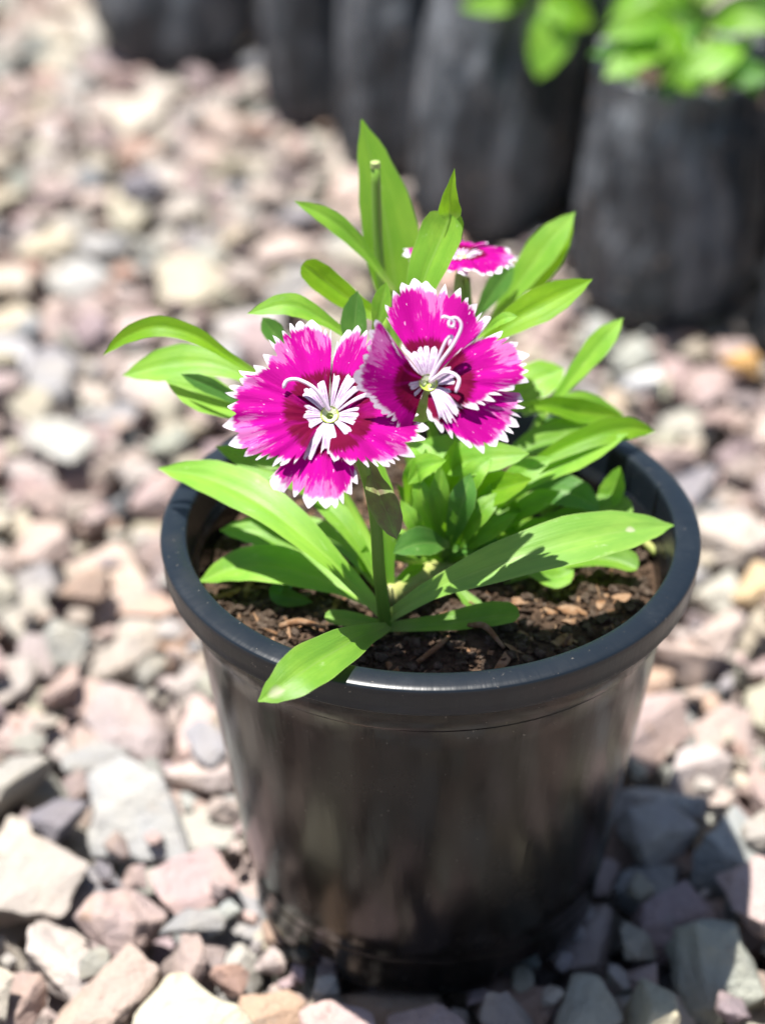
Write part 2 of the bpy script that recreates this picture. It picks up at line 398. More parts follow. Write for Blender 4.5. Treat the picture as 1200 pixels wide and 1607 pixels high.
PAL = [((0.46, 0.365, 0.335), 34), ((0.465, 0.42, 0.385), 26), ((0.475, 0.43, 0.35), 19), ((0.385, 0.385, 0.38), 9),
       ((0.41, 0.405, 0.365), 11), ((0.375, 0.30, 0.30), 10), ((0.25, 0.245, 0.26), 3), ((0.45, 0.32, 0.26), 4)]
def pick_col():
    c = rng.choices([p[0] for p in PAL], [p[1] for p in PAL])[0]; k = rng.uniform(0.86, 1.14)
    return tuple(min(0.6, 0.85 * x * k * rng.uniform(0.96, 1.04)) for x in c)
CELL = 0.0016
X0, X1, Y0, Y1 = -0.40, 0.40, -0.26, 0.88
NX, NY = int((X1 - X0) / CELL), int((Y1 - Y0) / CELL)
HM = np.full((NX, NY), GZ); OWN = np.full((NX, NY), -1, int)
gx = X0 + (np.arange(NX) + 0.5) * CELL; gy = Y0 + (np.arange(NY) + 0.5) * CELL
BLOCK = np.zeros((NX, NY), bool)
BLOCK |= (gx[:, None] ** 2 + gy[None, :] ** 2) < (POT_R0 + 0.0015) ** 2
for b in BAGS: BLOCK |= ((gx[:, None] - b[0]) ** 2 + (gy[None, :] - b[1]) ** 2) < (b[2] * 0.98) ** 2
def half_width(y): return 0.215 + 0.13 * max(0.0, min(1.0, (y + 0.1) / 0.8)) + 0.04
STONES = []       # variant, loc, quaternion matrix, size, colour
def drop(xy_list, var, size, rot, colr, limit, force=False):
    V = (SAMPLE[var][0] * size) @ rot.T
    ix = np.floor(V[:, 0] / CELL).astype(int); iy = np.floor(V[:, 1] / CELL).astype(int)
    ox, oy = ix.min(), iy.min(); sx, sy = ix.max() - ox + 1, iy.max() - oy + 1
    bot = np.full((sx, sy), 9.0); top = np.full((sx, sy), -9.0)
    np.minimum.at(bot, (ix - ox, iy - oy), V[:, 2]); np.maximum.at(top, (ix - ox, iy - oy), V[:, 2])
    ok = bot < 8; best = None
    for (x, y) in xy_list:
        cx, cy = int((x - X0) / CELL) + ox, int((y - Y0) / CELL) + oy
        if cx < 0 or cy < 0 or cx + sx > NX or cy + sy > NY: continue
        h = HM[cx:cx + sx, cy:cy + sy]
        z = np.sort((h - bot)[ok]); z = z[-max(1, len(z) // 14)]       # let corners wedge a little
        tz = z + top[ok].max()
        if (BLOCK[cx:cx + sx, cy:cy + sy] & ok).any() and tz > -0.001: continue
        if tz > limit and not force: continue
        if best is None or z < best[0]: best = (z, x, y, cx, cy)
    if best is None: return False
    z, x, y, cx, cy = best; i = len(STONES)
    h = HM[cx:cx + sx, cy:cy + sy]; t = np.where(ok, z + top, -9); up = t > h
    h[up] = t[up]; OWN[cx:cx + sx, cy:cy + sy][up] = i
    STONES.append((var, (x, y, z), rot, size, colr)); return True
def rand_rot(tilt=0.45):
    q = Quaternion((0, 0, 1), rng.uniform(0, 6.283)) @ Quaternion(Vector((rng.gauss(0, 1), rng.gauss(0, 1), 0)).normalized(), rng.gauss(0, tilt)) @ Quaternion((0, 0, 1), rng.uniform(0, 6.283))
    return np.array(q.to_matrix())
fails = 0
for phase, (count, limit) in enumerate(((3300, 0.0), (4400, 0.0075))):
    for _ in range(count):
        size = min(0.0185, max(0.0055, rng.lognormvariate(math.log(0.0114), 0.34)))
        cand = []
        while len(cand) < 10:
            y = rng.uniform(Y0 + 0.02, Y1 - 0.02); x = rng.uniform(X0 + 0.02, X1 - 0.02)
            if abs(x) < half_width(y): cand.append((x, y))
        drop(cand, rng.randrange(NV), size, rand_rot(), pick_col(), limit + rng.uniform(-0.004, 0.004))
for _ in range(2300):            # small chips in the gaps
    cand = []
    while len(cand) < 8:
        y = rng.uniform(Y0 + 0.02, 0.5); x = rng.uniform(X0 + 0.02, X1 - 0.02)
        if abs(x) < half_width(y): cand.append((x, y))
    drop(cand, rng.randrange(NV), rng.uniform(0.0018, 0.0055), rand_rot(), pick_col(), 0.003)
# the odd-coloured ones: a white sliver, rusty pebbles beside the bags
for (px, py, size, c, v) in ((1003, 600, 0.0085, (0.66, 0.67, 0.70), 3), (925, 497, 0.012, (0.52, 0.33, 0.20), 4), (1163, 572, 0.007, (0.50, 0.30, 0.12), 5),
                             (360, 72, 0.016, (0.44, 0.30, 0.22), 6), (252, 85, 0.008, (0.36, 0.20, 0.13), 8), (1180, 960, 0.010, (0.56, 0.42, 0.26), 9)):
    p = ground(px, py, 0.006); drop([(p.x, p.y)], v, size, rand_rot(0.2), c, 1.0, True)

def stone_mesh(var, lod):
    V, F = lod[var]; me = mesh('stone', V * 0.0106, F); a = me.color_attributes.new('tint', 'FLOAT_COLOR', 'POINT')
    a.data.foreach_set('color', [1.0] * (4 * len(V))); me.materials.append(M['stone']); return me
# how large each stone shows in the photograph
vis = np.bincount(OWN[OWN >= 0].ravel(), minlength=len(STONES)).astype(float) * CELL * CELL
def hidden(p):
    d = CAM - p
    for k in range(1, 60):
        q = p + d * (k / 150)
        if q.z < POT_H and math.hypot(q.x, q.y) < POT_R0 + (0.0625 - POT_R0) * max(0, q.z) / POT_H: return True
        for b in BAGS:
            if q.z < b[3] and math.hypot(q.x - b[0], q.y - b[1]) < b[2]: return True
    return False
score = []
for i, st in enumerate(STONES):
    p = Vector(st[1]); x, y, d = project(p)
    s_ = vis[i] / d ** 2
    if not (-50 < x < 1250 and -30 < y < 1660) or (s_ > 0 and hidden(p)): s_ *= 0.0
    score.append(s_)
order = sorted(range(len(STONES)), key=lambda i: -score[i])
chosen = [i for i in order[:298] if score[i] > 0]
me3 = [stone_mesh(v, ROCK3) for v in range(NV)]
for i in chosen:
    var, loc, rot, size, c = STONES[i]
    o = bpy.data.objects.new('stone', me3[var]); col.objects.link(o); o.parent = ground_o
    o.matrix_local = Matrix.Translation(loc) @ Matrix(rot.tolist()).to_4x4() @ Matrix.Scale(size / 0.0106, 4)
    o.color = (*c, 1)
cs = set(chosen); VS = []; FS = []; CS = []; nv = 0
for i, (var, loc, rot, size, c) in enumerate(STONES):
    if i in cs: continue
    lod = ROCK2 if (score[i] > 0) else ROCK1
    V, F = lod[var]; VS.append((V * size) @ rot.T + np.array(loc)); FS += [tuple(a + nv for a in f) for f in F]
    CS.append(np.tile(np.array([*c, 1.0]), (len(V), 1))); nv += len(V)
me = bpy.data.meshes.new('gravel'); me.from_pydata(np.concatenate(VS).tolist(), [], FS); me.update()
a = me.color_attributes.new('tint', 'FLOAT_COLOR', 'POINT'); a.data.foreach_set('color', np.concatenate(CS).ravel())
gravel = link('gravel', me, M['stone'], smooth=False)
tag(gravel, 'loose crushed gravel in pink, cream and grey filling the yard', 'gravel', kind='stuff')

# ------------------------------------------------------------------ the black pot
pot = empty('flower_pot', (0, 0, 0))
tag(pot, 'round black plastic flower pot with flat glossy rim holding the pink dianthus', 'flower pot')
NOTCH = [R(a) for a in (-128, -60, -8, 52, 112, 172)]
def foot_fn(r, z, a):
    if z < 0.004:
        for n in NOTCH:
            d = abs((a - n + math.pi) % (2 * math.pi) - math.pi)
            if d < 0.17: z = max(z, 0.0075 * (1 - (d / 0.17) ** 4))
    return r, z
wob = lambda r, z, a: (r * (1 + 0.0022 * math.sin(2 * a + 1.0) + 0.0012 * math.sin(5 * a)), z)
wall_prof = [(0.0472, 0.0125), (0.0470, 0.0132), (0.0476, 0.0142)]
for k in range(1, 13): wall_prof.append((0.0476 + (0.0581 - 0.0476) * k / 12, 0.0142 + (0.0952 - 0.0142) * k / 12))
wall_prof += [(0.0585, 0.0960), (0.0597, 0.0966), (0.0602, 0.0974), (0.0606, 0.1010), (0.0610, 0.1048)]
link('wall', lathe('wall', wall_prof, 160, fn=wob), M['pot'], pot)
link('foot', lathe('foot', [(0.0452, 0.0), (0.0456, 0.0), (0.0459, 0.0015), (0.0463, 0.006), (0.0468, 0.0115), (0.0472, 0.0125)], 320, fn=foot_fn), M['pot'], pot)
link('bottom', lathe('bottom', [(0.0001, 0.0085), (0.030, 0.0085), (0.0460, 0.0095)], 96), M['pot'], pot)
rim_prof = [(0.0608, 0.1050), (0.0634, 0.1050), (0.0640, 0.1047), (0.06425, 0.1050), (0.0641, 0.1056), (0.0643, 0.1075), (0.0646, 0.1100), (0.06478, 0.1114), (0.0647, 0.1118), (0.0644, 0.1121),
            (0.0632, 0.1124), (0.0612, 0.1127), (0.0594, 0.1127), (0.0588, 0.11255), (0.0585, 0.1121), (0.0582, 0.1105), (0.0578, 0.1080), (0.0572, 0.1040)]
rim = link('rim', lathe('rim', rim_prof, 200, fn=wob), M['pot_rim_sky'], pot)
inner = [(0.0572, 0.1040), (0.0568, 0.1034), (0.0566, 0.1030), (0.0563, 0.1024), (0.0559, 0.1020), (0.0557, 0.1000), (0.0540, 0.0880), (0.0520, 0.075)]
link('inner_wall', lathe('inner_wall', inner, 160, fn=wob), M['pot'], pot)

# ------------------------------------------------------------------ potting soil
SOIL_Z = 0.0985
def soil_h(x, y):
    r = math.hypot(x, y)
    return SOIL_Z + 0.0045 * mnoise.noise(Vector((x * 45, y * 45, 3.1))) + 0.0022 * mnoise.noise(Vector((x * 140, y * 140, 7.7))) - 0.0015 * (r / 0.055) ** 4
rows = []
for i in range(46):
    r = 0.0562 * i / 45
    rows.append([Vector((r * math.cos(a), r * math.sin(a), soil_h(r * math.cos(a), r * math.sin(a)))) for a in [k * 2 * math.pi / 140 for k in range(140)]])
soil = link('potting_soil', grid_mesh('potting_soil', rows, closed=True), M['soil'])
tag(soil, 'dark crumbly potting soil with bark bits inside the black pot', 'soil', kind='stuff')
def scatter(name, count, mat, smin, smax, flat, lod, seed, elong=1.0, rmax=0.054):
    r_ = random.Random(seed); VS = []; FS = []; nv = 0
    for _ in range(count):
        a = r_.uniform(0, 6.283); rr = rmax * math.sqrt(r_.random()); x, y = rr * math.cos(a), rr * math.sin(a)
        V, F = lod[r_.randrange(NV)]; sz = r_.uniform(smin, smax) * r_.uniform(0.6, 1.0)
        q = Quaternion((0, 0, 1), r_.uniform(0, 6.283)) @ Quaternion(Vector((r_.gauss(0, 1), r_.gauss(0, 1), 0.01)).normalized(), r_.gauss(0, 0.5))
        P = (V * np.array([sz * elong, sz, sz * flat])) @ np.array(q.to_matrix()).T
        lim = 0.0558 - np.hypot(P[:, 0] + x, P[:, 1] + y).max()
        if lim < 0: x += lim * math.cos(a); y += lim * math.sin(a)
        VS.append(P + np.array([x, y, soil_h(x, y) + sz * flat * 0.45])); FS += [tuple(k + nv for k in f) for f in F]; nv += len(V)
    me = bpy.data.meshes.new(name); me.from_pydata(np.concatenate(VS).tolist(), [], FS); me.update()
    o = link(name, me, mat, soil, smooth=False); o['kind'] = 'stuff'; return o
scatter('crumbs', 1500, M['clod'], 0.0006, 0.0024, 0.85, ROCK3, 5)
scatter('fine_crumbs', 3000, M['soil'], 0.0005, 0.0014, 0.9, ROCK1, 6)
scatter('bark_chips', 170, M['bark'], 0.0008, 0.0024, 0.40, ROCK3, 8, 2.3)
scatter('fibres', 260, M['bark'], 0.0003, 0.0007, 0.6, ROCK2, 9, 9.0, 0.050)
def twig(pts, r): link('twig', tube_mesh('twig', pts, [(0, r), (0.5, r * 1.15), (1, r * 0.6)], 12, 7), M['bark'], soil)
def sp(px, py, dz=0.002):
    p = ground(px, py, SOIL_Z); return Vector((p.x, p.y, soil_h(p.x, p.y) + dz))
twig([sp(735, 1012), sp(760, 1025, 0.004), sp(790, 1042)], 0.0007)
twig([sp(440, 985), sp(470, 990, 0.003), sp(510, 1000)], 0.0008)
twig([sp(655, 1045), sp(690, 1035, 0.003), sp(705, 1020)], 0.0006)
link('straw_piece', tube_mesh('straw_piece', [sp(985, 855, 0.0035), sp(1008, 865, 0.0035), sp(1032, 874, 0.0028)], 0.0011, 8, 8), M['straw'], soil)

# ------------------------------------------------------------------ the dianthus
plant = empty('dianthus_plant', (-0.008, -0.015, SOIL_Z))
tag(plant, 'dianthus in bloom with bright green leaves and white edged magenta flowers in the pot', 'flowering plant')
LANCE = [(0, .24), (.12, .30), (.32, .66), (.5, .95), (.62, 1.0), (.76, .86), (.88, .52), (.96, .20), (1, .015)]
LONG = [(0, .26), (.2, .42), (.42, .80), (.6, 1.0), (.75, .86), (.88, .5), (1, .02)]
BLUNT = [(0, .40), (.2, .60), (.5, .92), (.75, 1.0), (.92, .84), (.98, .60), (1, .30)]
OVAL = [(0, .20), (.15, .42), (.35, .84), (.5, 1.0), (.7, .88), (.88, .5), (1, .03)]
HEART = [(0, .55), (.12, .92), (.25, 1.0), (.5, .72), (.8, .28), (1, .02)]
def leaf(pts, wpx, tilt=25, prof=LANCE, mat='leaf', fold=0.18, twist=0.0, parent=None, wave=0.03, curl=0.0):
    P = [at(*p) for p in pts]; n = 26; S = spline(P, n); m = 9
    depth = sum((p - CAM).dot(FWD) for p in P) / len(P)
    rows = []; uvs = []; ph = rng.uniform(0, 6.28)
    V = (P[len(P) // 2] - CAM).normalized(); prev = None
    for i, p in enumerate(S):
        u = i / (n - 1)
        T = (S[min(i + 1, n - 1)] - S[max(i - 1, 0)]).normalized()
        s0 = T.cross(V).normalized(); 
        if prev is None:
            if s0.dot(UPV) < 0 if abs(s0.dot(UPV)) > 0.12 else s0.x < 0: s0 = -s0
        elif s0.dot(prev) < 0: s0 = -s0
        prev = s0
        n0 = s0.cross(T).normalized()
        if n0.dot(V) > 0: n0 = -n0
        t = R(tilt + twist * (u - 0.4))
        side = s0 * math.cos(t) - n0 * math.sin(t); nn = n0 * math.cos(t) + s0 * math.sin(t)
        hw = 0.46 * wpx * depth / FPX / max(0.35, math.cos(R(tilt))) * lerp_table(prof, u)
        row = []; uv = []
        for j in range(m):
            s = -1 + 2 * j / (m - 1)
            lift = fold * hw * (abs(s) ** 1.4) + curl * hw * s * s * u + wave * hw * math.sin(u * 9 + ph + s * 2.2) * abs(s)
            lift -= 0.10 * hw * max(0, 1 - abs(s) * 4)
            row.append(p + side * (s * hw) + nn * lift); uv.append((0.5 + s / 2, u))
        rows.append(row); uvs.append(uv)
    return link('leaf', grid_mesh('leaf', rows, uvs), M[mat], parent or plant)
def stem(pts, r0, r1, mat='stem', name='stem', parent=None):
    S = [at(*p) for p in pts]; n = 26
    me = tube_mesh(name, S, [(0, r0), (1, r1)], n, 12)
    l = me.uv_layers.new(name='UVMap')
    for lo in me.loops:
        k = lo.vertex_index; l.data[lo.index].uv = (0.2 + 0.02 * (k % 12), 0.3 + 0.6 * (k // 12) / n)
    return link(name, me, M[mat], parent or plant)

# front rosette
leaf([(603, 968, -25), (520, 880, -20), (420, 795, -10), (330, 750, 0), (248, 735, 8)], 72, 28, LONG)
leaf([(598, 955, -22), (520, 915, -15), (430, 888, -11), (370, 890, -9), (312, 913, -9)], 66, 32, OVAL)
leaf([(565, 900, -6), (450, 858, -2), (400, 835, 1), (345, 832, 3)], 52, 30, OVAL)
leaf([(612, 982, -27), (560, 1002, -47), (490, 1043, -63), (450, 1072, -69), (405, 1101, -71)], 80, 14, OVAL, 'leaf_scar', fold=0.12)
leaf([(604, 980, -27), (560, 974, -27), (510, 966, -25)], 27, 20, BLUNT, 'leaf')
leaf([(612, 985, -27), (700, 978, -28), (760, 968, -28), (814, 962, -27)], 42, 30, BLUNT, 'leaf', fold=0.3)
leaf([(610, 968, -26), (680, 925, -29), (780, 885, -30), (900, 848, -24), (990, 830, -15), (1057, 824, -7)], 84, 30, LONG, 'leaf_spot', fold=0.12)
leaf([(720, 890, 4), (830, 842, 8), (930, 805, 10), (992, 796, 10)], 50, 30, BLUNT, 'leaf')
leaf([(790, 912, -5), (880, 884, -3), (950, 876, -1), (1000, 892, -4)], 42, 34, BLUNT, 'leaf', fold=0.5)
leaf([(820, 895, -8), (870, 905, -8), (900, 895, -6)], 44, 28, OVAL, 'leaf')
leaf([(700, 905, -8), (750, 960, -19), (786, 1017, -31)], 34, 25, LONG, 'leaf')
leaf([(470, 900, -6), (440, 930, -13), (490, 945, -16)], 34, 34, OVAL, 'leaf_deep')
# bronze leaf under the nearer bloom and leaves up its stem
leaf([(582, 725, -26), (592, 768, -31), (610, 812, -36), (622, 846, -39)], 52, 16, OVAL, 'leaf_bronze', fold=0.08)
leaf([(616, 955, -20), (606, 870, -16), (600, 790, -12), (590, 705, -5)], 44, 18, LONG)
leaf([(585, 905, -10), (572, 882, -10), (574, 856, -9)], 24, 20, OVAL)
leaf([(610, 940, -16), (560, 850, -8), (520, 800, -2), (480, 770, 4)], 40, 25, LONG, 'leaf')
leaf([(600, 930, -14), (540, 860, 0), (490, 830, 6), (430, 815, 12)], 40, 30, LONG)
leaf([(560, 830, -2), (470, 760, 0), (400, 725, 5), (338, 700, 10)], 46, 25, LONG)
# middle rosette
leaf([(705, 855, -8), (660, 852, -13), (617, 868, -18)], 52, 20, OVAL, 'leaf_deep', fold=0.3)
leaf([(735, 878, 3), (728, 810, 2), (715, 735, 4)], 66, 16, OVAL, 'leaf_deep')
leaf([(700, 880, 2), (668, 810, 6), (636, 735, 10)], 44, 20, LONG)
leaf([(698, 875, 0), (690, 800, 3), (668, 715, 8)], 44, 20, LONG, 'leaf_yellow')
leaf([(640, 800, 0), (652, 742, -5), (700, 722, -9)], 44, 25, LONG)
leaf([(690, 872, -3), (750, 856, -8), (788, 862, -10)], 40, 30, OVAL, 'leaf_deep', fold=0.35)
leaf([(690, 800, 4), (760, 775, -4), (834, 752, -8)], 62, 20, OVAL, 'leaf_yellow', fold=0.3)
leaf([(660, 735, 6), (745, 722, 0), (830, 712, -2)], 56, 25, OVAL, 'leaf')
leaf([(640, 700, 10), (700, 705, 6), (770, 716, 2)], 48, 20, OVAL)
leaf([(775, 870, 8), (800, 815, 6), (790, 770, 4)], 42, 22, LONG, 'leaf')
leaf([(830, 830, 12), (815, 790, 8), (780, 760, 4)], 40, 20, LONG, 'leaf_yellow')
leaf([(800, 815, 12), (860, 772, 13), (905, 778, 10), (940, 802, 6)], 56, 22, OVAL, 'leaf_deep')
leaf([(850, 810, 18), (868, 770, 20), (890, 730, 22)], 52, 20, OVAL, 'leaf')
leaf([(930, 800, 12), (958, 775, 13), (972, 732, 15)], 44, 14, OVAL, 'leaf')
leaf([(640, 900, -6), (660, 850, -2), (640, 800, 2)], 36, 20, LONG, 'leaf')
leaf([(740, 900, 0), (800, 860, 6), (850, 850, 8)], 40, 25, LONG, 'leaf')
leaf([(610, 925, -18), (640, 900, -14), (668, 886, -12)], 20, 20, LONG, 'leaf_yellow')
leaf([(640, 690, 4), (665, 720, -2), (640, 760, -8)], 44, 20, OVAL)
for (x1, y1, x2, y2, Y, wd, mt) in ((660, 810, 622, 760, 4, 34, 'leaf'), (735, 800, 760, 742, 6, 40, 'leaf_yellow'), (760, 820, 800, 795, 2, 40, 'leaf'),
                                    (640, 850, 600, 835, -4, 30, 'leaf'), (670, 790, 650, 720, 8, 36, 'leaf'), (780, 790, 850, 740, 10, 44, 'leaf'),
                                    (720, 770, 735, 700, 12, 44, 'leaf'), (800, 840, 870, 815, 4, 36, 'leaf_yellow'), (690, 790, 700, 740, 2, 34, 'leaf_deep'), (640, 870, 650, 815, -6, 26, 'leaf_yellow')):
    leaf([(698, 882, 2), (x1, y1, Y), (x2, y2, Y + 2)], wd, rng.uniform(12, 30), LONG, mt)
for (x1, y1, x2, y2, Y, wd, tl, mt) in ((668, 800, 652, 742, -8, 34, 20, 'leaf'), (690, 800, 690, 728, -7, 36, 12, 'leaf'), (722, 800, 738, 742, -9, 46, 16, 'leaf_deep'),
        (745, 815, 786, 772, -9, 38, 24, 'leaf'), (755, 840, 812, 806, -8, 36, 28, 'leaf'), (655, 830, 628, 784, -10, 30, 18, 'leaf'), (765, 790, 832, 748, -6, 42, 24, 'leaf_yellow'),
        (735, 760, 770, 716, -4, 40, 20, 'leaf'), (665, 770, 668, 704, -4, 38, 20, 'leaf'), (705, 760, 715, 690, 0, 40, 16, 'leaf_yellow'), (780, 860, 840, 846, -8, 30, 30, 'leaf'),
        (648, 858, 612, 838, -12, 26, 22, 'leaf'), (800, 760, 868, 716, 2, 42, 22, 'leaf'), (820, 800, 880, 770, 4, 38, 26, 'leaf')):
    leaf([(698 + rng.uniform(-8, 10), 884, -1), (x1, y1, Y), (x2, y2, Y + 3)], wd, tl, LONG, mt)
# right hand leaves over the rim
leaf([(780, 780, 4), (850, 722, 8), (930, 684, 12), (985, 672, 15), (1028, 677, 17)], 46, 5, LONG, 'leaf_yellow', fold=0.25)
leaf([(790, 790, 2), (850, 745, 6), (910, 715, 9), (985, 680, 13)], 50, 40, LONG, 'leaf')
leaf([(770, 740, 12), (830, 700, 18), (900, 682, 22), (960, 668, 26)], 60, 28, LONG, 'leaf')
leaf([(800, 642, 20), (860, 636, 24), (920, 647, 27), (982, 656, 29)], 42, 8, LONG, 'leaf_yellow', fold=0.35)
leaf([(820, 650, 30), (900, 630, 33), (978, 650, 36)], 34, 30, LONG, 'leaf')
leaf([(850, 655, 28), (900, 590, 31), (945, 535, 34), (977, 499, 37)], 42, 18, LONG, 'leaf')
leaf([(790, 640, 34), (840, 600, 38), (884, 578, 42)], 66, 25, OVAL, 'leaf')
leaf([(810, 700, 30), (850, 680, 30), (900, 660, 32)], 44, 20, LONG, 'leaf_deep')
# upper right
leaf([(740, 560, 14), (795, 510, 17), (860, 472, 20), (929, 438, 22)], 62, 6, LONG, 'leaf_yellow', fold=0.2)
leaf([(750, 530, 7), (785, 502, 6), (812, 496, 5)], 20, 25, LONG, 'leaf')
leaf([(765, 520, 44), (810, 450, 48), (860, 382, 52), (902, 332, 56)], 56, 24, LONG, 'leaf')
leaf([(815, 490, 50), (858, 420, 54), (900, 344, 58)], 36, -12, LONG, 'leaf_yellow')
leaf([(735, 515, 44), (775, 455, 46), (806, 415, 48)], 40, 0, LONG, 'leaf_deep')
# top
leaf([(645, 520, 8), (664, 440, 11), (690, 375, 14), (706, 336, 15)], 74, 20, BLUNT, 'leaf')
leaf([(706, 342, 15), (706, 310, 15), (713, 264, 16)], 40, 0, HEART, 'leaf_yellow', fold=0.35)
leaf([(722, 380, 15), (722, 355, 15), (718, 332, 15)], 12, 10, LONG, 'leaf')
leaf([(622, 540, 34), (620, 440, 40), (603, 330, 46), (567, 187, 54)], 100, 22, OVAL, 'leaf')
leaf([(618, 455, 30), (570, 392, 32), (520, 345, 33), (462, 315, 34)], 34, 12, LONG, 'leaf')
leaf([(600, 500, 16), (555, 474, 18), (512, 442, 19), (476, 413, 19)], 48, -4, BLUNT, 'leaf_yellow', fold=0.15)
leaf([(565, 540, 10), (500, 497, 10), (450, 478, 10), (388, 492, 8)], 40, 22, LONG, 'leaf')
leaf([(556, 560, 6), (556, 510, 8), (561, 456, 10)], 46, -25, OVAL, 'leaf_deep')
leaf([(585, 530, 3), (597, 485, 4), (606, 442, 6)], 34, 12, LONG, 'leaf')
leaf([(455, 548, 14), (428, 520, 15), (412, 498, 16)], 36, 10, OVAL, 'leaf_deep')
# left
leaf([(440, 610, 6), (360, 560, 9), (308, 527, 10), (250, 512, 11), (200, 526, 12), (162, 557, 11)], 36, 5, LONG, 'leaf_yellow', fold=0.3)
leaf([(430, 610, 14), (340, 574, 18), (270, 572, 20), (193, 589, 21)], 64, 28, LONG, 'leaf')
leaf([(450, 670, 4), (372, 642, 8), (312, 617, 10), (260, 597, 12)], 64, 30, LONG, 'leaf')
leaf([(420, 655, 3), (340, 610, 6), (284, 587, 8)], 28, -20, LONG, 'leaf_deep')
# stems
stem([(606, 988, -26), (595, 900, -28), (587, 800, -27), (565, 720, -28), (528, 670, -27)], 0.00155, 0.0012)
stem([(700, 885, 2), (722, 780, 26), (716, 690, 26), (692, 640, -8)], 0.0020, 0.0014)
stem([(735, 880, 6), (740, 700, 20), (735, 540, 28), (728, 436, 31)], 0.0020, 0.0015)
stem([(700, 880, 4), (650, 700, 18), (618, 540, 34), (596, 420, 38), (589, 258, 40)], 0.0020, 0.0011, name='cut_stem')
stem([(740, 880, 6), (770, 700, 26), (780, 520, 44)], 0.0018, 0.0012)
stem([(620, 950, -16), (560, 820, -2), (500, 720, 4), (440, 640, 8)], 0.0018, 0.0012)
stem([(690, 880, 2), (640, 700, 12), (600, 500, 18)], 0.0018, 0.0011)
stem([(700, 885, 4), (680, 680, 12), (648, 515, 8)], 0.0017, 0.0011)
stem([(745, 880, 6), (800, 760, 18), (850, 650, 28)], 0.0018, 0.0012)
c_ = stem([(588.9, 262, 40), (588.7, 258, 40), (588.5, 254, 40)], 0.00125, 0.0012, 'cut', 'cut_stem_end')
stem([(606, 936, -20), (640, 915, -12), (700, 885, 0)], 0.0028, 0.0026, 'straw', 'crown_stub')
stem([(618, 868, -8), (660, 880, -4), (700, 885, 0)], 0.0016, 0.0018)

# blooms
def petal(flower, c, n, edge_px, Rref, layer=0.0, cup=0.06, ruffle=0.05, k=2.0, tooth=0.135, spacing=0.13, fold=0.0, bend=0.0):
    e1 = (RIGHT - n * RIGHT.dot(n)).normalized(); e2 = n.cross(e1)
    pts = [on_plane(x, y, c, n) - c for (x, y) in edge_px]
    N, K = 97, 26
    O = spline(pts, 400); L = [0.0]
    for a_, b_ in zip(O, O[1:]): L.append(L[-1] + (b_ - a_).length)
    tot = L[-1]; outl = []; j = 0
    for i in range(N):
        d = tot * i / (N - 1)
        while j < 398 and L[j + 1] < d: j += 1
        outl.append(O[j].lerp(O[j + 1], (d - L[j]) / max(1e-9, L[j + 1] - L[j])))
    nt_ = max(4, round(tot / (spacing * Rref))); cuts = [0.0]
    for q in range(nt_): cuts.append(cuts[-1] + rng.uniform(0.45, 1.6))
    cuts = [q / cuts[-1] for q in cuts]; dep = [rng.uniform(0.3, 1.4) for _ in cuts]; skew = [rng.uniform(0.35, 0.65) for _ in cuts]
    notch = []; big = [rng.choice((0, 0, 0.02, 0.05)) for _ in cuts]
    for i in range(N):
        s = i / (N - 1); q = 0
        while q < nt_ - 1 and cuts[q + 1] < s: q += 1
        f = (s - cuts[q]) / (cuts[q + 1] - cuts[q]); sk = skew[q]
        f = f / sk if f < sk else (1 - f) / (1 - sk)                  # 0 at the notch, 1 at the tip
        notch.append(tooth * dep[q] * (1 - f ** 0.9) + big[q])
    ph = rng.uniform(0, 6.28); rows = []; uvs = []; ra = []; ed = []
    amid = sum((o.normalized() for o in outl), Vector()).normalized()
    for t_ in range(K):
        t = (t_ / (K - 1)) ** 0.85; row = []; uv = []; r1 = []; r2 = []
        for i in range(N):
            o = outl[i]; l = o.length; s = i / (N - 1)
            rr = (0.10 * Rref + (l - notch[i] * Rref - 0.10 * Rref) * t)
            d = o / l
            claw = 1 - 0.22 * max(0, 1 - rr / (0.42 * Rref)) ** 1.0
            d = (amid * (1 - claw) + d * claw).normalized()
            rn = rr / Rref
            h = layer * min(1, rn / 0.35) + Rref * (cup * rn * rn + ruffle * math.sin(s * 6.283 * k + ph) * rn ** 2 * 0.7
                + 0.022 * math.sin(s * 6.283 * k * 2.6 + ph * 2 + rn) * rn * rn - fold * abs(s - 0.5) * rn - bend * max(0, rn - 0.5) ** 2)
            h += Rref * 0.05 * min(1, rn / 0.25) - Rref * 0.09 * max(0, 1 - rn / 0.35)
            row.append(c + d * rr + n * h); uv.append((s * tot / Rref * 0.8, rn)); r1.append(rn); r2.append((l - rr) / Rref)
        rows.append(row); uvs.append(uv); ra.append(r1); ed.append(r2)
    return link('petal', grid_mesh('petal', rows, uvs, {'rad': ra, 'edge': ed}), M['petal'], flower)
